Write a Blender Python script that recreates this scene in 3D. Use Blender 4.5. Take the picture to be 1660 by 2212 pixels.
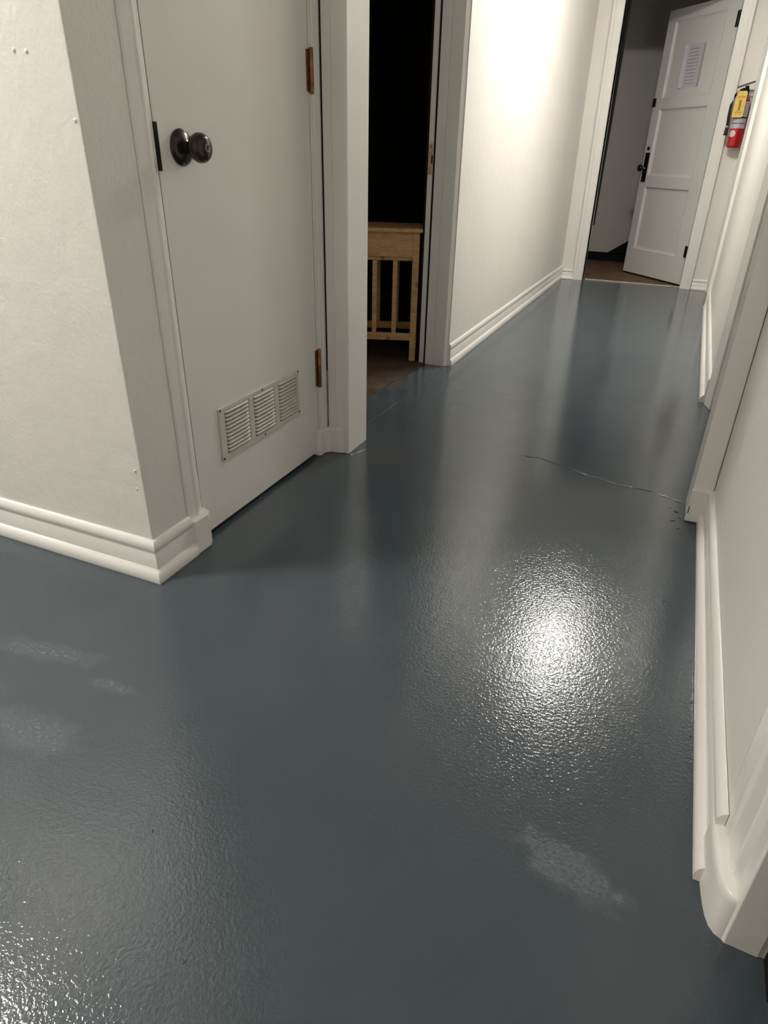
import bpy, bmesh, math, random
from mathutils import Vector, Matrix
random.seed(4)
for o in list(bpy.data.objects):
    bpy.data.objects.remove(o, do_unlink=True)
S = bpy.context.scene
COL = S.collection

# ---------------------------------------------------------------- camera
CR = (0.9158495, 0.4010134, 0.0202001)
CU = (-0.2084947, 0.4319680, 0.8774586)
CB = (0.3431468, -0.8078316, 0.4792268)
cam = bpy.data.cameras.new('camera'); camo = bpy.data.objects.new('camera', cam); COL.objects.link(camo)
cam.sensor_fit = 'HORIZONTAL'; cam.sensor_width = 36.0; cam.lens = 36.0 * 1415.4 / 1660.0
cam.clip_start = 0.02; cam.clip_end = 60
camo.matrix_world = Matrix(((CR[0],CU[0],CB[0],0),(CR[1],CU[1],CB[1],0),(CR[2],CU[2],CB[2],1.0),(0,0,0,1)))
S.camera = camo
S.view_settings.view_transform = 'Standard'; S.view_settings.look = 'None'
S.view_settings.gamma = 1.0; S.view_settings.use_curve_mapping = False
S.view_settings.exposure = 1.45
w = bpy.data.worlds.new('world'); S.world = w; w.use_nodes = True
w.node_tree.nodes['Background'].inputs[0].default_value = (0.02, 0.02, 0.022, 1)
w.node_tree.nodes['Background'].inputs[1].default_value = 0.2
LAMP_FAR = (-0.36, 4.33, 2.5); LAMP_FAR_E = 54.0
LAMP_NEAR = (-2.2, 0.40, 2.5); LAMP_NEAR_E = 64.0
LAMP_COL = (1.0, 0.962, 0.90)
CEIL = 2.5

# ---------------------------------------------------------------- materials
def new_mat(name):
    m = bpy.data.materials.new(name); m.use_nodes = True
    nt = m.node_tree; b = nt.nodes['Principled BSDF']
    return m, nt, b
def N(nt, t, **k):
    n = nt.nodes.new(t)
    for a, v in k.items(): setattr(n, a, v)
    return n
def paint(name, col, rough=0.5, spec=0.5, bumps=((60, 3, 0.15, 0.001),), var=0.03, vscale=3.0, metal=0.0, coat=0.0):
    m, nt, b = new_mat(name); L = nt.links.new
    b.inputs['Roughness'].default_value = rough
    b.inputs['Specular IOR Level'].default_value = spec
    b.inputs['Metallic'].default_value = metal
    b.inputs['Coat Weight'].default_value = coat
    tc = N(nt, 'ShaderNodeTexCoord')
    n = N(nt, 'ShaderNodeTexNoise'); n.inputs['Scale'].default_value = vscale; n.inputs['Detail'].default_value = 4
    L(tc.outputs['Object'], n.inputs['Vector'])
    r = N(nt, 'ShaderNodeValToRGB'); r.color_ramp.elements[0].position = .3; r.color_ramp.elements[1].position = .7
    r.color_ramp.elements[0].color = tuple(c * (1 - var) for c in col) + (1,)
    r.color_ramp.elements[1].color = tuple(min(1, c * (1 + var)) for c in col) + (1,)
    L(n.outputs['Fac'], r.inputs['Fac']); L(r.outputs['Color'], b.inputs['Base Color'])
    prev = None
    for sc, det, st, dist in bumps:
        nn = N(nt, 'ShaderNodeTexNoise'); nn.inputs['Scale'].default_value = sc; nn.inputs['Detail'].default_value = det
        L(tc.outputs['Object'], nn.inputs['Vector'])
        bp = N(nt, 'ShaderNodeBump'); bp.inputs['Strength'].default_value = st; bp.inputs['Distance'].default_value = dist
        L(nn.outputs['Fac'], bp.inputs['Height'])
        if prev: L(prev.outputs['Normal'], bp.inputs['Normal'])
        prev = bp
    if prev: L(prev.outputs['Normal'], b.inputs['Normal'])
    return m
M = {}
M['wall'] = paint('cream_wall_paint', (.85, .825, .78), .45, .35, ((110, 3, .55, .0016), (18, 3, .4, .005)), .015, 2)
M['trim'] = paint('gloss_trim_paint', (.89, .87, .83), .22, .5, ((120, 2, .12, .001), (14, 3, .25, .004)), .015, 5)
M['doorpaint'] = paint('door_paint', (.89, .87, .825), .38, .4, ((160, 2, .15, .001), (9, 2, .15, .004)), .015, 3)
M['enddoor'] = paint('end_door_paint', (.72, .71, .69), .4, .4, ((160, 2, .1, .001),), .015, 3)
M['ceil'] = paint('ceiling_paint', (.86, .85, .82), .8, .3, ((80, 3, .3, .002),), .02)
M['blackgap'] = paint('black_seal_and_gap_shade', (.012, .009, .008), .7, .2, (), .1)  # seal rubber, and the black painted in for shade in open gaps
M['bronze'] = paint('oil_rubbed_bronze', (.022, .014, .010), .25, .5, (), .25, 20, .3, .3)
M['brass'] = paint('tarnished_brass', (.30, .16, .075), .38, .5, ((200, 3, .3, .001),), .35, 60, .8)
M['pale_brass'] = paint('worn_brass', (.62, .45, .28), .4, .5, (), .2, 80, .5)
M['blackmetal'] = paint('black_hardware', (.012, .011, .012), .3, .5, (), .1, 20, .4)
M['chrome'] = paint('chrome', (.8, .8, .8), .12, .5, (), .02, 5, 1.0)
M['brownfloor'] = paint('brown_board_floor', (.15, .085, .05), .6, .3, ((30, 4, .3, .002),), .35, 12)
M['shadedboard'] = paint('shaded_board_floor', (.085, .055, .038), .6, .3, ((30, 4, .3, .002),), .5, 9)  # brown boards darkened in colour because the side room is unlit
M['darkroom'] = paint('unlit_room_shade', (.03, .02, .014), .8, .1, (), .2)  # near-black wall colour stands in for the darkness of the unlit room
M['blackbase'] = paint('black_base_paint', (.008, .008, .009), .7, .15, (), .1)
M['backwall'] = paint('back_room_paint', (.56, .54, .50), .6, .3, ((120, 3, .2, .001),), .03)
M['red'] = paint('red_enamel', (.50, .010, .015), .25, .5, (), .05, 5, 0, .4)
M['silver'] = paint('silver_label', (.55, .52, .56), .35, .5, (), .15, 60)
M['yellow'] = paint('yellow_card', (.92, .66, .17), .6, .3, (), .05, 40)
M['brownink'] = paint('brown_ink', (.42, .20, .03), .7, .2, (), .1)
M['white'] = paint('white_plastic', (.8, .78, .76), .4, .4, (), .03)
M['pinkwhite'] = paint('white_sticker', (.78, .62, .60), .4, .4, (), .1, 60)
M['rubber'] = paint('black_rubber', (.012, .012, .014), .4, .4, (), .1)
M['paper'] = paint('white_paper', (.62, .62, .65), .8, .2, (), .02)
M['ink'] = paint('grey_ink', (.34, .34, .36), .8, .2, (), .1)
M['screw'] = paint('dark_screw', (.10, .085, .07), .5, .4, (), .2, 50, .6)
M['vent'] = paint('vent_paint', (.70, .66, .60), .4, .4, ((100, 2, .1, .001),), .04, 30)
M['ventdark'] = paint('vent_gap_shade', (.22, .19, .16), .8, .2, (), .1)  # dark colour stands in for the shade inside the louvre slots
M['threshold'] = paint('threshold_strip_paint', (.60, .53, .46), .45, .5, (), .15, 20)
M['shadowseal'] = paint('dark_weatherstrip', (.055, .045, .038), .7, .2, (), .4, 25)

def wood():
    m, nt, b = new_mat('pale_pine'); L = nt.links.new
    b.inputs['Roughness'].default_value = .5
    tc = N(nt, 'ShaderNodeTexCoord'); mp = N(nt, 'ShaderNodeMapping'); mp.inputs['Scale'].default_value = (2.0, 8, 14)
    L(tc.outputs['Object'], mp.inputs['Vector'])
    n = N(nt, 'ShaderNodeTexNoise'); n.inputs['Scale'].default_value = 4; n.inputs['Detail'].default_value = 5; n.inputs['Distortion'].default_value = 1.2
    L(mp.outputs['Vector'], n.inputs['Vector'])
    r = N(nt, 'ShaderNodeValToRGB'); r.color_ramp.elements[0].position = .3; r.color_ramp.elements[1].position = .65
    r.color_ramp.elements[0].color = (.54, .29, .11, 1); r.color_ramp.elements[1].color = (.72, .46, .22, 1)
    L(n.outputs['Fac'], r.inputs['Fac'])
    v = N(nt, 'ShaderNodeTexVoronoi'); v.inputs['Scale'].default_value = 9
    L(tc.outputs['Object'], v.inputs['Vector'])
    k = N(nt, 'ShaderNodeMapRange'); k.inputs[1].default_value = .03; k.inputs[2].default_value = .16; k.inputs[3].default_value = 0; k.inputs[4].default_value = 1
    L(v.outputs['Distance'], k.inputs[0])
    mx = N(nt, 'ShaderNodeMix', data_type='RGBA'); mx.inputs[6].default_value = (.32, .13, .05, 1)
    L(k.outputs[0], mx.inputs[0]); L(r.outputs['Color'], mx.inputs[7]); L(mx.outputs[2], b.inputs['Base Color'])
    return m
M['pine'] = wood()

def floor_mat():
    m, nt, b = new_mat('grey_blue_floor_enamel'); L = nt.links.new
    tc = N(nt, 'ShaderNodeTexCoord'); P = tc.outputs['Object']
    def noise(sc, det=3, dis=0):
        n = N(nt, 'ShaderNodeTexNoise'); n.inputs['Scale'].default_value = sc; n.inputs['Detail'].default_value = det
        n.inputs['Distortion'].default_value = dis; L(P, n.inputs['Vector']); return n.outputs['Fac']
    def math_(op, a, bb, clamp=False):
        n = N(nt, 'ShaderNodeMath', operation=op); n.use_clamp = clamp
        for i, x in enumerate((a, bb)):
            if isinstance(x, (int, float)): n.inputs[i].default_value = x
            else: L(x, n.inputs[i])
        return n.outputs[0]
    def blob(cx, cy, rx, ry, rot, soft=.5):
        mp = N(nt, 'ShaderNodeMapping', vector_type='TEXTURE')
        mp.inputs['Location'].default_value = (cx, cy, 0); mp.inputs['Rotation'].default_value = (0, 0, rot); mp.inputs['Scale'].default_value = (rx, ry, 1)
        L(P, mp.inputs['Vector'])
        ln = N(nt, 'ShaderNodeVectorMath', operation='LENGTH'); L(mp.outputs['Vector'], ln.inputs[0])
        nz = math_('MULTIPLY', math_('SUBTRACT', noise(28, 4), .5), 1.3)
        d = math_('ADD', ln.outputs['Value'], nz)
        r = N(nt, 'ShaderNodeMapRange'); r.inputs[1].default_value = 1.0 - soft; r.inputs[2].default_value = 1.0
        r.inputs[3].default_value = 1; r.inputs[4].default_value = 0
        L(d, r.inputs[0]); return r.outputs[0]
    # scuffed, duller patches of the coating (worn places with their own outline)
    sc = blob(.035, .722, .105, .045, -.35, .35)
    for a in ((-1.13, .755, .17, .035, .15), (-1.0, .57, .17, .055, .1), (-1.25, .60, .14, .05, .2), (-.93, .73, .07, .02, .1)):
        sc = math_('MAXIMUM', sc, math_('MULTIPLY', blob(*a), .75))
    fine = noise(140, 4)
    fr = N(nt, 'ShaderNodeMapRange'); fr.inputs[1].default_value = .2; fr.inputs[2].default_value = .75; fr.inputs[3].default_value = .3; fr.inputs[4].default_value = 1
    L(fine, fr.inputs[0]); sc = math_('MULTIPLY', sc, fr.outputs[0])
    r = N(nt, 'ShaderNodeValToRGB'); r.color_ramp.elements[0].position = .35; r.color_ramp.elements[1].position = .65
    r.color_ramp.elements[0].color = FLOOR_A; r.color_ramp.elements[1].color = FLOOR_B
    L(noise(2.2, 4), r.inputs['Fac'])
    mx = N(nt, 'ShaderNodeMix', data_type='RGBA'); L(math_('MULTIPLY', sc, .6), mx.inputs[0]); L(r.outputs['Color'], mx.inputs[6]); mx.inputs[7].default_value = (.135, .165, .175, 1)
    L(mx.outputs[2], b.inputs['Base Color'])
    rr = math_('ADD', math_('MULTIPLY', noise(5, 3), .08), FLOOR_ROUGH)
    rr = math_('ADD', rr, math_('MULTIPLY', sc, .25)); L(rr, b.inputs['Roughness'])
    b.inputs['Specular IOR Level'].default_value = .5
    # the coat laid beyond the seam was rolled smoother than the near one
    sep = N(nt, 'ShaderNodeSeparateXYZ'); L(P, sep.inputs[0])
    coat = N(nt, 'ShaderNodeMapRange'); coat.inputs[1].default_value = 1.5; coat.inputs[2].default_value = 2.2
    coat.inputs[3].default_value = 1.0; coat.inputs[4].default_value = .34
    L(sep.outputs['Y'], coat.inputs[0])
    prev = None
    for sc_, det, st, dist in ((150, 2, FLOOR_BUMP, .0012), (300, 2, .2, .0005), (5, 2, .05, .02)):
        bp = N(nt, 'ShaderNodeBump'); bp.inputs['Distance'].default_value = dist; L(math_('MULTIPLY', coat.outputs[0], st), bp.inputs['Strength'])
        L(noise(sc_, det, .4), bp.inputs['Height'])
        if prev: L(prev.outputs['Normal'], bp.inputs['Normal'])
        prev = bp
    L(prev.outputs['Normal'], b.inputs['Normal'])
    return m
FLOOR_A = (.060, .077, .089, 1); FLOOR_B = (.070, .089, .103, 1); FLOOR_ROUGH = .08; FLOOR_BUMP = .5
M['floor'] = floor_mat()

def emis(name, col, st):
    m, nt, b = new_mat(name)
    b.inputs['Base Color'].default_value = (.9, .9, .9, 1)
    b.inputs['Emission Color'].default_value = col + (1,); b.inputs['Emission Strength'].default_value = st
    return m

# ---------------------------------------------------------------- helpers
class MB:
    def __init__(s): s.bm = bmesh.new()
    def box(s, x0, x1, y0, y1, z0, z1, mt=None):
        v = [s.bm.verts.new(p) for p in ((x0,y0,z0),(x1,y0,z0),(x1,y1,z0),(x0,y1,z0),(x0,y0,z1),(x1,y0,z1),(x1,y1,z1),(x0,y1,z1))]
        if mt is not None:
            for q in v: q.co = mt @ q.co
        for f in ((0,3,2,1),(4,5,6,7),(0,1,5,4),(1,2,6,5),(2,3,7,6),(3,0,4,7)): s.bm.faces.new([v[i] for i in f])
        return s
    def prism(s, poly, z0, z1):
        a = [s.bm.verts.new((x,y,z0)) for x,y in poly]; b = [s.bm.verts.new((x,y,z1)) for x,y in poly]; n = len(poly)
        s.bm.faces.new(a[::-1]); s.bm.faces.new(b)
        for i in range(n): s.bm.faces.new((a[i],a[(i+1)%n],b[(i+1)%n],b[i]))
        return s
    def loft(s, rings, closed=True, caps=True):
        R = [[s.bm.verts.new(p) for p in r] for r in rings]; n = len(R[0])
        for a, b in zip(R, R[1:]):
            for i in range(n if closed else n-1): s.bm.faces.new((a[i],a[(i+1)%n],b[(i+1)%n],b[i]))
        if caps: s.bm.faces.new(R[0][::-1]); s.bm.faces.new(R[-1])
        return s
    def sweep(s, prof, path, side=1):
        """prof: (offset from wall, z) ; path: xy points ; side: +1 offsets to the left of travel"""
        P = [Vector(p) for p in path]; rings = []
        for i, p in enumerate(P):
            ns = []
            if i > 0: d = (P[i]-P[i-1]).normalized(); ns.append(Vector((-d.y, d.x)) * side)
            if i < len(P)-1: d = (P[i+1]-P[i]).normalized(); ns.append(Vector((-d.y, d.x)) * side)
            n = ns[0] if len(ns) == 1 else (ns[0]+ns[1]) / (1 + ns[0].dot(ns[1]))
            rings.append([(p.x+n.x*o, p.y+n.y*o, z) for o, z in prof])
        return s.loft(rings)
    def lathe(s, prof, c, axis, seg=40):
        ax = Vector(axis).normalized(); t = Vector((0,0,1)) if abs(ax.z) < .9 else Vector((1,0,0))
        u = ax.cross(t).normalized(); v = ax.cross(u); c = Vector(c)
        rings = [[c + ax*h + (u*math.cos(a)+v*math.sin(a))*max(r,1e-5) for a in [2*math.pi*k/seg for k in range(seg)]] for r, h in prof]
        return s.loft(rings)
    def tube(s, pts, r, seg=10, taper=None):
        P = [Vector(p) for p in pts]; rings = []
        for i, p in enumerate(P):
            d = (P[min(i+1,len(P)-1)] - P[max(i-1,0)]).normalized(); t = Vector((0,0,1)) if abs(d.z) < .9 else Vector((1,0,0))
            u = d.cross(t).normalized(); v = d.cross(u); q = r if taper is None else r*taper[i]
            rings.append([p + (u*math.cos(a)+v*math.sin(a))*q for a in [2*math.pi*k/seg for k in range(seg)]])
        return s.loft(rings)
    def build(s, name, mat, parent=None, bevel=0, smooth=False, kind=None, label=None):
        bmesh.ops.recalc_face_normals(s.bm, faces=s.bm.faces)
        me = bpy.data.meshes.new(name); s.bm.to_mesh(me); s.bm.free()
        if smooth:
            for p in me.polygons: p.use_smooth = True
        me.materials.append(mat)
        o = bpy.data.objects.new(name, me); COL.objects.link(o)
        if parent:
            o.parent = parent; bpy.context.view_layer.update(); o.matrix_parent_inverse = parent.matrix_world.inverted()
        if bevel:
            b = o.modifiers.new('bevel', 'BEVEL'); b.width = bevel; b.segments = 3; b.limit_method = 'ANGLE'; b.angle_limit = math.radians(35)
            b.harden_normals = False
        if smooth:
            e = o.modifiers.new('es', 'EDGE_SPLIT'); e.split_angle = math.radians(50)
        if kind: o['kind'] = kind
        if label: o['label'] = label
        return o
def thing(name, label, cat, loc, group=None, rz=0):
    o = bpy.data.objects.new(name, None); COL.objects.link(o); o.location = loc; o.rotation_euler = (0,0,rz); o.empty_display_size = .1
    o['label'] = label; o['category'] = cat
    if group: o['group'] = group
    bpy.context.view_layer.update()
    return o
def tag(o, label, cat, group=None):
    o['label'] = label; o['category'] = cat
    if group: o['group'] = group
    return o
ST = 'structure'
def sbox(name, mat, *b, bevel=0): return MB().box(*b).build(name, M[mat], kind=ST, bevel=bevel)

# ---------------------------------------------------------------- setting
floor = sbox('floor', 'floor', -4.4, 1.3, -1.1, 6.70, -.12, 0)
sbox('ceiling', 'ceil', -4.4, 1.3, -1.1, 9.0, CEIL, CEIL+.1)
# wall that faces the camera at left and its return beside the closet
MB().prism([(-4.4,1.09),(-1.106,1.09),(-1.106,1.228),(-1.16,1.228),(-1.16,1.302),(-1.9,1.302),(-4.4,1.302)], 0, CEIL).build('wall_left', M['wall'], kind=ST, bevel=.004)
sbox('wall_left', 'wall', -1.25, -1.112, 1.302, 2.0, 2.05, CEIL)                 # over the closet door
sbox('wall_left', 'wall', -1.9, -1.112, 2.003, 2.205, 0, CEIL)                   # pier between closet and cased opening
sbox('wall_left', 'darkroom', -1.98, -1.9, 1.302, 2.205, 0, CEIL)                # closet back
sbox('wall_left', 'wall', -1.235, -1.155, 2.205, 2.44, 0, CEIL)
sbox('wall_left', 'wall', -1.235, -1.085, 2.44, 3.327, 2.06, CEIL)               # over the dark doorway
MB().prism([(-1.228,3.345),(-1.066,3.345),(-1.066,6.66),(-1.228,6.66)], 0, CEIL).build('wall_left', M['wall'], kind=ST)
# far end wall
sbox('wall_back', 'wall', -1.3, -.862, 6.66, 6.76, 0, CEIL)
sbox('wall_back', 'wall', -.862, -.011, 6.66, 6.76, 2.15, CEIL)
sbox('wall_back', 'wall', -.011, 1.3, 6.66, 6.76, 0, CEIL)
# right side walls
MB().prism([(.222,3.325),(.222,5.80),(.36,5.80),(.36,3.325)], 0, CEIL).build('wall_right', M['wall'], kind=ST, bevel=.003)
sbox('wall_right', 'wall', .9, 1.0, 2.2, 6.66, 0, CEIL)
sbox('wall_right', 'wall', .36, .9, 3.8, 3.9, 0, CEIL)
sbox('wall_right', 'wall', .222, .36, 2.2, 3.325, 2.08, CEIL)
MB().prism([(.2385,.86),(.2255,2.05),(.2255,2.2),(.40,2.2),(.40,.70),(.272,.70),(.272,.86)], 0, CEIL).build('wall_right', M['wall'], kind=ST)
sbox('wall_right', 'wall', .25, .40, -.25, .70, 2.08, CEIL)
sbox('wall_right', 'wall', .25, .40, -1.1, -.25, 0, CEIL)
sbox('wall_front', 'wall', -4.4, 1.0, -1.1, -1.0, 0, CEIL)
sbox('wall_front', 'wall', -4.4, -4.3, -1.0, 1.09, 0, CEIL)
sbox('wall_right', 'wall', .9, 1.0, -1.0, 2.2, 0, CEIL)
# dark room behind the left doorway
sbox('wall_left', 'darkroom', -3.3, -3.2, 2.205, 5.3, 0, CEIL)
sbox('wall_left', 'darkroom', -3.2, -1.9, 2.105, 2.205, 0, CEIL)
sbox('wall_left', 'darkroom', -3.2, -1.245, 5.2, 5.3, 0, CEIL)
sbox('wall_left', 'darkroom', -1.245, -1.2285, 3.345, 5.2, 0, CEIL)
MB().prism([(-3.2,2.206),(-1.245,2.206),(-1.234,2.666),(-1.190,3.325),(-1.246,3.346),(-1.246,5.2),(-3.2,5.2)], .0005, .004).build('floor', M['shadedboard'], kind=ST)
# room behind the end door
MB().prism([(-2.2,6.70),(1.3,6.70),(1.3,8.2),(-2.2,8.2)], -.10, -.002).build('floor', M['brownfloor'], kind=ST)
sbox('wall_back', 'backwall', -2.2, 1.3, 8.2, 8.3, 0, CEIL)
sbox('wall_left', 'backwall', -1.62, -1.52, 6.76, 8.2, 0, CEIL)
sbox('wall_right', 'backwall', 1.2, 1.3, 6.76, 8.2, 0, CEIL)

# baseboards: cap bead, groove, flat, quarter-round shoe
BB = [(0,0),(.029,0),(.031,.006),(.030,.018),(.026,.027),(.018,.034),(.0135,.036),(.0130,.080),(.0105,.083),(.0105,.087),(.0150,.090),(.0165,.098),(.0150,.106),(.010,.113),(.004,.118),(0,.119)]
def baseboard(name, path, side, prof=BB):
    return MB().sweep(prof, path, side).build(name, M['trim'], kind=ST, smooth=True)
baseboard('baseboard_left', [(-4.3,1.09),(-1.107,1.09),(-1.107,1.231)], -1, [(o*.78, z) for o, z in BB])
BBF = [(o*.55, z*.9) for o, z in BB]
baseboard('baseboard_left', [(-1.066,3.352),(-1.066,6.66)], -1, [(o*.6, z) for o, z in BB])
baseboard('baseboard_back', [(-1.05,6.66),(-.94,6.66)], -1, [(o, z*.75) for o, z in BB])
baseboard('baseboard_back', [(.085,6.66),(.212,6.66)], -1, [(o, z*.75) for o, z in BB])
baseboard('baseboard_right', [(.222,3.33),(.222,5.797)], 1, BB)
baseboard('baseboard_right', [(.2376,.826),(.2255,2.047)], 1, [(o*.85, z) for o, z in BB])
baseboard('baseboard_right', [(.2385,.786),(.2376,.826)], 1, [(0,0),(.025,0),(.0265,.006),(.0255,.018),(.022,.027),(.015,.034),(0,.036)])

# closet: casings, plinths
def post(name, poly, z0, z1, mat='trim', bevel=.003): return MB().prism(poly, z0, z1).build(name, M[mat], kind=ST, bevel=bevel)
post('trim_1', [(-1.16,1.2285),(-1.1075,1.2285),(-1.1025,1.232),(-1.1025,1.258),(-1.1045,1.263),(-1.101,1.268),(-1.102,1.276),(-1.112,1.292),(-1.117,1.3030),(-1.16,1.3030)], .10, 2.05, bevel=.002)
post('trim_2', [(-1.16,1.231),(-1.085,1.231),(-1.083,1.285),(-1.094,1.305),(-1.115,1.313),(-1.16,1.313)], 0, .104, bevel=.004)
post('trim_3', [(-1.17,2.0015),(-1.117,2.0015),(-1.110,2.012),(-1.110,2.050),(-1.17,2.050)], .09, 2.05, bevel=.002)
post('trim_4', [(-1.17,1.982),(-1.112,1.982),(-1.104,1.99),(-1.104,2.020),(-1.090,2.034),(-1.060,2.038),(-1.034,2.049),(-1.17,2.055)], 0, .097, bevel=.004)
# cased opening across the passage (left jamb, right jamb, header)
post('trim_5', [(-1.105,2.051),(-1.075,2.049),(-1.069,2.0465),(-1.024,2.0465),(-1.020,2.050),(-1.020,2.204),(-1.105,2.204)], 0, 2.12, bevel=.002)
MB().box(-1.1095, -1.1055, 2.053, 2.10, .31, 2.05).build('trim_6', M['blackgap'], kind=ST)  # black strip painted in as the shade of the open joint
post('trim_7', [(.166,2.047),(.224,2.047),(.224,2.20),(.166,2.20)], 0, 2.12, bevel=.004)
post('trim_8', [(.1645,2.042),(.224,2.042),(.224,2.06),(.1645,2.06)], 0.003, .112, bevel=.003)
post('trim_9', [(-1.105,2.047),(.2255,2.047),(.2255,2.203),(-1.105,2.203)], 2.12, CEIL)
MB().box(.1670, .1695, 2.0405, 2.0425, .032, .055).build('trim_8', M['blackgap'], kind=ST)
# dark doorway reveal at its far side
post('trim_10', [(-1.1925,3.327),(-1.152,3.327),(-1.149,3.331),(-1.146,3.327),(-1.086,3.327),(-1.083,3.330),(-1.072,3.344),(-1.066,3.352),(-1.1925,3.352)], 0, 2.06, bevel=.0015)
MB().box(-1.2045, -1.1925, 3.340, 3.352, .002, 2.06).build('trim_11', M['blackgap'], kind=ST)
jamb = post('trim_12', [(-1.2285,3.330),(-1.2045,3.330),(-1.2045,3.352),(-1.2285,3.352)], .004, 2.06, bevel=.001)
# brass strike plate on that reveal
sp = MB(); sp.box(-1.2265, -1.2055, 3.3278, 3.3302, .918, 1.048)
sp = sp.build('strike_plate', M['pale_brass'], jamb, bevel=.001, label='pale brass strike plate')
MB().box(-1.212, -1.2045, 3.3268, 3.3279, .965, 1.000).build('latch_hole', M['blackgap'], sp)
for z in (.93, 1.036): MB().lathe([(.0032, 0), (.0028, .0012), (.0, .0014)], (-1.2135, 3.3278, z), (0,-1,0), 12).build('screw', M['screw'], sp)
# end doorway casings
for nm, x0, x1 in (('trim_13', -.955, -.862), ('trim_14', -.011, .082)):
    inner = x1 if x0 < -.5 else x0; outer = x0 if x0 < -.5 else x1; s = 1 if outer > inner else -1
    post(nm, [(inner,6.75),(inner,6.648),(inner+s*.006,6.640),(inner+s*.058,6.640),(inner+s*.064,6.634),(inner+s*.088,6.634),(outer,6.640),(outer,6.66),(inner+s*.02,6.66),(inner+s*.02,6.75)], 0, 2.14, bevel=.0015)
post('trim_15', [(-.955,6.64),(.082,6.64),(.082,6.66),(-.955,6.66)], 2.15, 2.24)
post('trim_16', [(-.842,6.70),(-.011,6.70),(-.011,6.725),(-.842,6.725)], 0, .008, 'threshold', .002)
post('trim_17', [(.205,6.54),(.27,6.54),(.27,6.66),(.205,6.66)], 0, 2.14, bevel=.003)
# corner casing of the right wall, and casing of the right doorway before it
post('trim_18', [(.200,5.80),(.228,5.80),(.36,5.80),(.36,5.82),(.222,5.88),(.200,5.88)], 0, 2.14, bevel=.003)
post('trim_19', [(.236,3.228),(.36,3.228),(.36,3.325),(.222,3.325),(.214,3.320),(.214,3.30)], 0, 2.08, bevel=.004)
# near right doorway: profiled casing, rounded plinth
post('trim_20', [(.2385,.804),(.244,.797),(.246,.752),(.249,.748),(.247,.744),(.2525,.728),(.2535,.703),(.2565,.699),(.30,.697),(.309,.701),(.309,.86),(.2385,.86)], .0, 2.08, bevel=.0015)
arc = [(.2215,.842),(.2220,.815),(.2232,.790),(.2250,.768),(.2275,.748),(.2310,.731),(.2360,.717),(.2430,.7085),(.2525,.7035)]
pm = MB(); pm.loft([[(x+dx, y+dx*.3, z) for x, y in arc + [(.275,.705),(.275,.842)]] for z, dx in ((0,0),(.076,0),(.085,.0012),(.090,.004),(.092,.008))])
pm.build('trim_21', M['trim'], kind=ST, smooth=True)
sbox('trim_22', 'blackgap', .3095, .345, .640, .6985, 0, 2.08)  # black box put in for the shade of the door recess

# lines where two coats of floor paint meet
def seam(pts, r, taper=None):
    pts = [(x, y, .0) for x, y in pts]; out = []
    for a, b in zip(pts, pts[1:]):
        for k in range(6):
            t = k/6; out.append((a[0]+(b[0]-a[0])*t+random.uniform(-.003,.003), a[1]+(b[1]-a[1])*t+random.uniform(-.004,.004), -r*.35))
    out.append(pts[-1])
    MB().tube(out, r, 8, [random.uniform(.45,1.2) for _ in out]).build('paint_seam', M['floor'], floor, smooth=True)
seam([(-1.094,2.368),(-1.085,2.633),(-1.058,2.95),(-1.066,3.12),(-1.08,3.30)], .0028)
seam([(-.435,2.326),(-.348,2.335),(-.273,2.301),(-.2,2.27),(-.066,2.229),(.042,2.225),(.156,2.171)], .0035)
seam([(-1.03,2.056),(-1.006,2.045),(-.98,2.125),(-.96,2.14)], .0028)
nb = MB()
for x, y, r in ((-.036,.941,.006),(.13,1.561,.006),(.058,.902,.004),(.066,.898,.003),(-.014,.861,.004),(.20,.923,.004),(.197,.94,.003),(.203,1.1,.003),(.202,1.2,.003),(.14,2.10,.008),(.15,2.06,.006),(.12,2.12,.005),(.145,1.99,.006),(.13,2.03,.007),(-.9,.42,.004),(-.44,.36,.004),(-.62,.5,.003),(-.3,.33,.003),(-1.02,2.14,.006)):
    for k in range(2):
        a = random.random()*6.28; q = r*random.uniform(.5,1)
        nb.lathe([(q,-.001),(q*.85,q*.25),(q*.4,q*.45),(0,q*.5)], (x+math.cos(a)*r*.9*k, y+math.sin(a)*r*.9*k, 0), (0,0,1), 10)
nb = nb.build('paint_drip', M['floor'], floor, smooth=True); nb['kind'] = 'stuff'
# knocks on the near left wall
kn = MB()
for x, z in ((-1.240,1.1575),(-1.209,1.155),(-1.118,1.044),(-1.125,.31),(-1.13,.26)):
    kn.lathe([(.005,-.001),(.004,.001),(.0015,.002),(0,.002)], (x,1.09,z), (0,-1,0), 10)
kn = kn.build('filled_screw_hole', M['wall'], bpy.data.objects['wall_left'], smooth=True); kn['kind'] = 'stuff'

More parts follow.
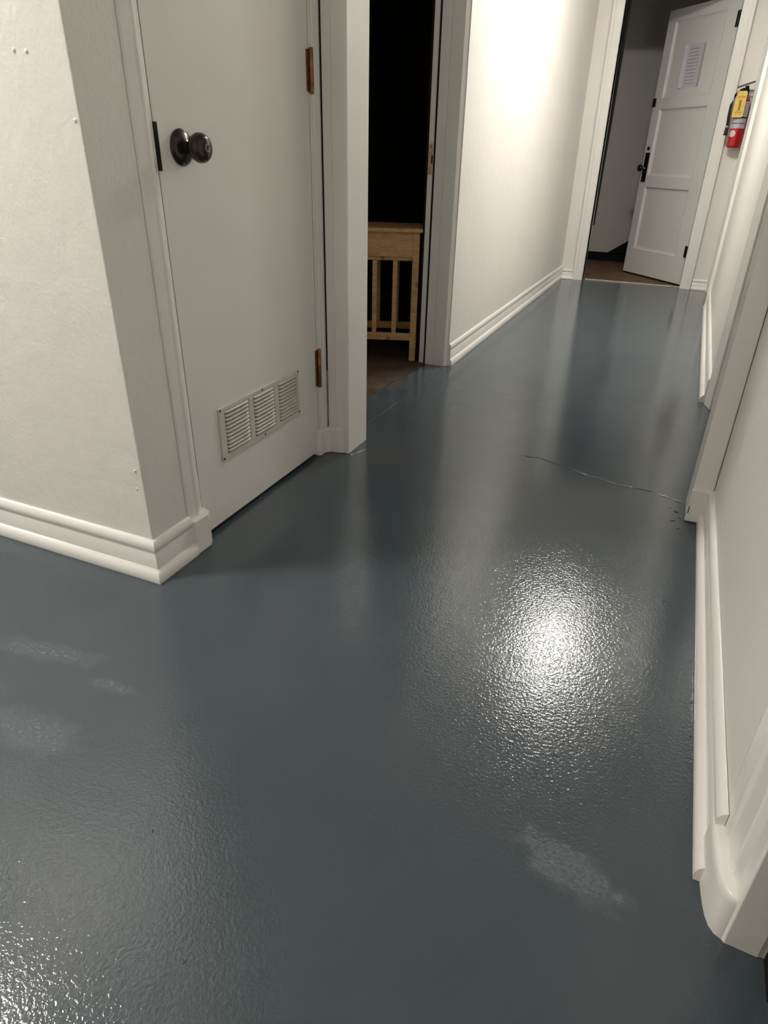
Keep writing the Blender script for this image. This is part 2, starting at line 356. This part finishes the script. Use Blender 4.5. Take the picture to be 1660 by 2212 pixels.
# ---------------------------------------------------------------- closet door
d1 = thing('door_1', '', '', (-1.12, 2.004, 0)); del d1['label']; del d1['category']; d1['kind'] = ST
MB().box(-1.135, -1.1212, 1.3025, 1.3092, .20, 2.03).build('door_gap_shade', M['blackgap'], d1)  # black strip added as the shadow line of the open door gap
MB().box(-1.155, -1.120, 1.3085, 1.999, .014, 2.035).build('door_panel', M['doorpaint'], d1, bevel=.002)
MB().box(-1.150, -1.1135, 1.3025, 1.3135, .957, 1.052).build('latch_plate', M['blackmetal'], d1, bevel=.001)
kb = MB().lathe([(.0,-.001),(.037,0),(.0385,.003),(.036,.008),(.028,.013),(.018,.016),(.0125,.019),(.0125,.026),(0,.026)], (-1.12,1.392,1.004), (1,0,0), 48).build('knob_rosette', M['bronze'], d1, smooth=True)
kk = MB().lathe([(.0125,.022),(.0135,.030),(.020,.035),(.0275,.042),(.0315,.052),(.0305,.062),(.026,.069),(.018,.0735),(.0,.0745)], (-1.12,1.392,1.004), (1,0,0), 48).build('door_knob', M['bronze'], d1, smooth=True)
MB().lathe([(.0085,0),(.0085,.0022),(.0062,.0022),(.0058,.0004),(.0,.0006)], (-1.0465,1.392,1.004), (1,0,0), 24).build('keyhole_ring', M['chrome'], kk, smooth=True)
for z0, z1 in ((1.153, 1.262), (.263, .398)):
    h = MB(); h.lathe([(.0,-.002),(.005,-.002),(.0065,0),(.0065,(z1-z0)),(.005,z1-z0+.002),(0,z1-z0+.002)], (-1.1115,2.003,z0), (0,0,1), 16)
    hg = h.build('hinge', M['brass'], d1, smooth=True)
    MB().box(-1.1195,-1.1170,1.986,2.003,z0+.003,z1-.003).build('hinge_leaf', M['brass'], hg)
    MB().box(-1.1170,-1.1145,2.003,2.0165,z0+.003,z1-.003).build('hinge_leaf', M['brass'], hg)
# vent grille
vx = -1.1195
def vent():
    y0, y1, z0, z1 = 1.420, 1.864, .203, .362
    m = MB(); fr = .016; t = .005
    cols = [(y0+.0256, y0+.148), (y0+.172, y0+.290), (y0+.314, y1-fr)]
    bars = [(y0,cols[0][0]),(cols[0][1],cols[1][0]),(cols[1][1],cols[2][0]),(cols[2][1],y1)]
    ys = [q for b_ in bars for q in b_]; zs = [z0, z0+fr, z1-fr*.8, z1]
    V = {(i,j): m.bm.verts.new((vx+t, ys[i], zs[j])) for i in range(8) for j in range(4)}
    for i in range(7):
        for j in range(3):
            if j == 1 and i % 2 == 1: continue
            m.bm.faces.new((V[i,j],V[i+1,j],V[i+1,j+1],V[i,j+1]))
    ext = bmesh.ops.extrude_face_region(m.bm, geom=list(m.bm.faces))
    for q in ext['geom']:
        if isinstance(q, bmesh.types.BMVert): q.co.x = vx
    f = m.build('vent_grille', M['vent'], d1, bevel=.0015, label='painted metal vent grille with three columns of louvres')
    MB().box(vx-.0005, vx+.0008, y0+.01, y1-.01, z0+.01, z1-.01).build('vent_backing', M['ventdark'], f)
    n = 11
    for a, b in cols:
        l = MB(); h = (z1-fr*.8) - (z0+fr); st = h/n
        for k in range(n):
            zb = z0+fr+st*k
            # each louvre a small slanted hood, thicker at its lower lip
            rings = []
            for yy, g in ((a,.15),(a+.006,.8),(a+.012,1),(b-.012,1),(b-.006,.8),(b,.15)):
                rings.append([(vx+.0008,yy,zb+st*.97),(vx+.0008+.0085*g,yy,zb+st*.56),(vx+.0008+.0078*g,yy,zb+st*.46),(vx+.0008,yy,zb+st*.74)])
            l.loft(rings)
        l.build('louvre', M['vent'], f)
    for yy, zz in ((y0+.006,z0+.007),(y0+.006,z1-.006),((y0+y1)/2,z0+.007),((y0+y1)/2,z1-.006),(y1-.006,z0+.012),(y1-.006,z1-.006)):
        MB().lathe([(.0036,0),(.0032,.0014),(0,.0018)], (vx+t,yy,zz), (1,0,0), 12).build('screw', M['screw'], f)
vent()

# ---------------------------------------------------------------- end door
HX, HY = -.016, 6.775
ANG = math.atan2(.7525, -.6586)
dT = Matrix.Translation((HX, HY, 0)) @ Matrix.Rotation(ANG, 4, 'Z')     # local +x: hinge to free edge ; local +y points to the camera side
d2 = bpy.data.objects.new('door_2', None); COL.objects.link(d2); d2['kind'] = ST; d2.matrix_world = dT; bpy.context.view_layer.update()
def lb(m, *b): return m.box(*b, mt=dT)
W, H = .845, 2.13
# local +y faces which way? normal = rot(+y); camera side is the one with negative world y
ny = (dT.to_3x3() @ Vector((0,1,0))).y
sg = 1 if ny < 0 else -1
def bx2(m, x0, x1, a, b, z0, z1):
    ya, yb = sorted((sg*a, sg*b)); return m.box(x0, x1, ya, yb, z0, z1, mt=dT)
sl = MB(); zp = ((.238,.778),(.872,1.405),(1.487,2.045)); XA, XB = .145, .745
bx2(sl, .002, XA, -.036, 0, .014, H); bx2(sl, XB, W, -.036, 0, .014, H)
zz = [.014] + [q for p in zp for q in p] + [H]
for i in range(0, len(zz), 2): bx2(sl, XA, XB, -.036, 0, zz[i], zz[i+1])
slab = sl.build('door_frame', M['enddoor'], d2, bevel=.0015)
for z0, z1 in zp:
    m = MB(); rings = []
    for (dx, dz, dep) in ((0,0,0.0),(.004,.004,-.004),(.014,.014,-.0125),(.020,.020,-.0125),(.022,.022,-.015)):
        rings.append([dT @ Vector((x, sg*dep, z)) for x, z in ((XA+dx,z0+dz),(XB-dx,z0+dz),(XB-dx,z1-dz),(XA+dx,z1-dz))])
    m.loft(rings, caps=False); m.bm.faces.new([m.bm.verts.new(q) for q in rings[-1]])
    m.build('recessed_panel', M['enddoor'], d2)
pl = MB(); bx2(pl, .760, .822, 0, .004, .818, 1.062); pl = pl.build('lock_plate', M['blackmetal'], d2, bevel=.002)
MB().lathe([(.012,0),(.012,.025),(.020,.032),(.027,.042),(.029,.052),(.026,.062),(.016,.068),(0,.07)], dT @ Vector((.800, sg*.004, .935)), dT.to_3x3() @ Vector((0,sg,0)), 28).build('door_knob', M['blackmetal'], pl, smooth=True)
MB().tube([dT @ Vector(p) for p in ((.772,sg*.012,.932),(.80,sg*.03,.937),(.812,sg*.05,.962))], .006, 8).build('latch_lever', M['chrome'], pl, smooth=True, label='bright metal lever')
MB().lathe([(.0,-.001),(.017,0),(.016,.006),(.010,.010),(0,.011)], dT @ Vector((.795, sg*0, 1.096)), dT.to_3x3() @ Vector((0,sg,0)), 20).build('deadbolt', M['blackmetal'], d2, smooth=True)
hk = MB(); bx2(hk, .812, .850, -.002, .010, 1.425, 1.492); hk.build('catch', M['blackmetal'], d2, bevel=.003)
for z0, z1 in ((.245,.340),(1.915,2.02)):
    h = MB(); bx2(h, -.004, .028, 0, .0025, z0, z1)
    p = dT @ Vector((-.002, sg*.006, z0))
    h.lathe([(.007,0),(.007,z1-z0)], p, (0,0,1), 12); h.build('hinge', M['blackmetal'], d2)

# paper notice taped to the end door
n0 = dT @ Vector((.35, sg*.0005, 1.56))
note = MB()
def dl(x, y, z): return dT @ Vector((x, sg*y, z))
X0, X1, Z0, Z1 = .315, .560, 1.552, 1.858
rings = []
for k in range(9):
    t = k/8; x = X1 + (X0-X1)*t; off = -.0138 + .013*max(0, 1-t*5)**2 + .014*max(0, (t-.8)*5)**2
    rings.append([dl(x, off+.0008, Z0), dl(x, off+.0008, Z1), dl(x, off, Z1), dl(x, off, Z0)])
nt_ = note.loft(rings).build('paper_notice', M['paper'], smooth=False)
tag(nt_, 'white paper notice with grey writing taped to the open end door', 'notice')
ik = MB(); rows = 11
for r_ in range(rows):
    zc = 1.825 - r_*.0245; xx = X1-.05
    while xx > X0+.075:
        L_ = random.uniform(.012,.035)
        e_ = max(X0+.07, xx-L_)
        a, b = sorted((e_, xx)); ya = -.0125
        v = [dl(a,ya,zc-.004),dl(b,ya,zc-.004),dl(b,ya,zc+.004),dl(a,ya,zc+.004)]
        ik.bm.faces.new([ik.bm.verts.new(q) for q in v]); xx = e_-.008
ik.build('handwriting', M['ink'], nt_)

# baseboard and stair skirt in the room behind, dark weatherstrip at the left jamb
MB().box(-2.0, 1.2, 8.17, 8.199, 0, .085).build('baseboard_back', M['blackbase'], kind=ST)
sk = MB(); poly = [(-.83,.085),(-.60,.24),(-.2,.52),(.6,1.05),(.6,.085)]
sk.loft([[(x,8.15,z) for x,z in poly],[(x,8.198,z) for x,z in poly]]); sk.build('trim_23', M['blackbase'], kind=ST)
ws = MB(); ws.tube([(-.846,6.75,.47),(-.846,6.751,.9),(-.842,6.75,1.3),(-.844,6.751,1.7),(-.842,6.75,2.14)], .014, 6, [.45,.7,.9,1.15,1.3])
ws.build('trim_24', M['blackgap'], kind=ST)

# ---------------------------------------------------------------- pine stand in the dark room
RZ = math.atan2(.33918, .94072)
TX, TY = -1.2565, 3.3415
tb = thing('pine_stand', 'pale knotty pine slatted stand in the dark room at left', 'table', (TX, TY, .004), rz=RZ)
tM = Matrix.Translation((TX, TY, 0)) @ Matrix.Rotation(RZ, 4, 'Z')
def tb_box(name, *b, bevel=.002, tilt=None): return MB().box(*b, mt=tM).build(name, M['pine'], tb, bevel=bevel)
TW, TD = .46, .30
tb_box('tabletop', -TW-.03, .014, -.014, TD+.012, .657, .675)
for (x, y) in ((0,0),(-TW+.032,0),(0,TD-.032),(-TW+.032,TD-.032)): tb_box('leg', x-.034, x, y, y+.032, .004, .656)
for y in (0.004, TD-.022):
    tb_box('apron', -TW+.032, -.034, y, y+.018, .538, .656)
    tb_box('upper_rail', -TW+.032, -.034, y+.006, y+.020, .520, .5375)
    tb_box('lower_rail', -TW+.032, -.034, y, y+.020, .113, .151)
    for x in (-.134, -.240, -.345): tb_box('slat', x, x+.024, y+.002, y+.014, .1515, .5195)
for x in (-.030, -TW+.006):
    tb_box('side_apron', x, x+.018, .0325, TD-.0325, .538, .656)
    tb_box('side_rail', x, x+.018, .0325, TD-.0325, .113, .151)
    for k in range(2): tb_box('side_slat', x+.003, x+.015, .09+k*.09, .112+k*.09, .1515, .5375)

# ---------------------------------------------------------------- fire extinguisher
EX, EY = .150, 6.575
ex = thing('fire_extinguisher', 'red fire extinguisher with yellow tag hung on the end wall', 'fire extinguisher', (EX, EY, 1.10))
R_ = .052
MB().lathe([(0,0),(R_*.85,0),(R_*.97,.006),(R_,.018),(R_,.26),(R_*.97,.29),(R_*.85,.315),(R_*.6,.335),(.022,.345),(.022,.362),(0,.362)], (EX,EY,1.10), (0,0,1), 40).build('cylinder', M['red'], ex, smooth=True)
def band(z0, z1, a0, a1, r, seg=20):
    m = MB(); rings = []
    for k in range(seg+1):
        a = a0+(a1-a0)*k/seg
        rings.append([(EX+math.cos(a)*rr, EY+math.sin(a)*rr, z) for rr, z in ((r,z0),(r,z1),(r+.0012,z1),(r+.0012,z0))])
    return m.loft(rings)
band(1.232, 1.410, math.radians(178), math.radians(330), R_+.0004).build('label', M['silver'], ex, smooth=True, label='silver printed label')
band(1.264, 1.268, math.radians(190), math.radians(320), R_+.002).build('label_line', M['rubber'], ex, smooth=True)
st = MB(); a0 = math.radians(236); 
rings = []
for k in range(17):
    t = -1+2*k/16; a = a0+t*math.radians(27); hh = .024*math.sqrt(max(1e-4,1-t*t))
    rings.append([(EX+math.cos(a)*rr, EY+math.sin(a)*rr, z) for rr, z in ((R_+.0006,1.197-hh),(R_+.0006,1.197+hh),(R_+.0018,1.197+hh),(R_+.0018,1.197-hh))])
st.loft(rings).build('round_sticker', M['pinkwhite'], ex, smooth=True, label='small round whitish sticker')
vv = MB(); vv.lathe([(.020,0),(.022,.01),(.022,.035),(.014,.045),(.014,.06),(0,.06)], (EX,EY,1.455), (0,0,1), 24)
vv.build('valve', M['blackmetal'], ex, smooth=True)
lv = MB(); lv.loft([[(EX-.045+t*.115, EY-.012-.010*t, 1.513+.030*t+dz*1) if 0 else (EX-.065+t*.112, EY-.02+dy*1.3-.010*t, 1.498+.036*t+dz*3) for dy, dz in ((-.011*(1-.5*t),0),(.011*(1-.5*t),0),(.011*(1-.5*t),.004),(-.011*(1-.5*t),.004))] for t in (0,.35,.7,1)])
lv.build('squeeze_lever', M['screw'], ex, label='dark grey metal lever')
hd = MB(); hd.loft([[(EX-.02+t*.085, EY+dy, 1.487-.006*t+dz) for dy, dz in ((-.010,0),(.010,0),(.010,.004),(-.010,.004))] for t in (0,.5,1)])
hd.build('carry_handle', M['blackmetal'], ex)
MB().tube([(EX-.012,EY-.01,1.495),(EX-.035,EY-.018,1.488),(EX-.068,EY-.025,1.455),(EX-.084,EY-.028,1.39),(EX-.084,EY-.028,1.32),(EX-.078,EY-.026,1.25)], .0095, 12).build('hose', M['rubber'], ex, smooth=True, label='black rubber hose')
MB().lathe([(.009,0),(.011,.01),(.014,.05),(.015,.062),(0,.062)], (EX-.078,EY-.026,1.246), (0,0,-1), 16).build('nozzle', M['rubber'], ex, smooth=True)
MB().lathe([(.011,0),(.0115,.003),(.011,.010)], (EX-.078,EY-.026,1.238), (0,0,1), 16).build('nozzle_clip', M['chrome'], ex, smooth=True)
band(1.300, 1.309, math.radians(-180), math.radians(180), R_+.001, 40).build('strap', M['rubber'], ex, smooth=True, label='black bracket strap')
MB().box(EX-.018, EX+.018, EY+R_, 6.659, 1.16, 1.44).build('wall_bracket', M['blackmetal'], ex, bevel=.002)
tg = MB(); tgp = [(-.040,-.085),(-.030,-.092),(.030,-.092),(.040,-.082),(.036,.072),(.028,.082),(-.026,.082),(-.034,.072)]
tilt = 0.0
def tpt(x, z, y): return (EX-.025+x*math.cos(tilt)-z*math.sin(tilt), EY-.066+y+z*.06, 1.396+x*math.sin(tilt)+z*math.cos(tilt))
tg.loft([[tpt(x,z,0) for x,z in tgp],[tpt(x,z,.0012) for x,z in tgp]])
tgo = tg.build('inspection_tag', M['yellow'], ex, label='yellow card tag with small brown print')
for q in ((-.007,.007,-.045,.022),(-.026,.026,.046,.049),(-.024,.024,.036,.038),(-.026,.024,-.062,-.059),(-.026,.024,-.072,-.070),(-.018,.018,-.052,-.050)):
    x0, x1, z0, z1 = q; p = MB()
    p.loft([[tpt(x,z,-.0012) for x,z in ((x0,z0),(x1,z0),(x1,z1),(x0,z1))],[tpt(x,z,-.0002) for x,z in ((x0,z0),(x1,z0),(x1,z1),(x0,z1))]])
    p.build('tag_print', M['brownink'], tgo)
MB().tube([tpt(0,.066,-.003),tpt(.012,.08,.01),(EX+.005,EY-.02,1.50)], .0012, 6).build('tag_string', M['rubber'], tgo)

# ---------------------------------------------------------------- ceiling lights
def lamp(loc, st, label):
    x, y, z = loc
    t = thing('ceiling_light', label, 'ceiling light', (x, y, z), 'round ceiling lights')
    MB().lathe([(0,0),(.17,0),(.172,-.012),(.165,-.022),(0,-.022)], (x,y,z-.0005), (0,0,1), 40).build('base', M['white'], t, smooth=True)
    MB().lathe([(.150,-.0225),(.148,-.045),(.130,-.075),(.095,-.095),(.045,-.106),(0,-.108)], (x,y,z), (0,0,1), 40).build('diffuser', emis('lamp_glow', LAMP_COL, st), t, smooth=True)
lamp(LAMP_FAR, LAMP_FAR_E, 'round white dome light on the ceiling beyond the cased opening')
lamp(LAMP_NEAR, LAMP_NEAR_E, 'round white dome light on the ceiling of the passage at left')
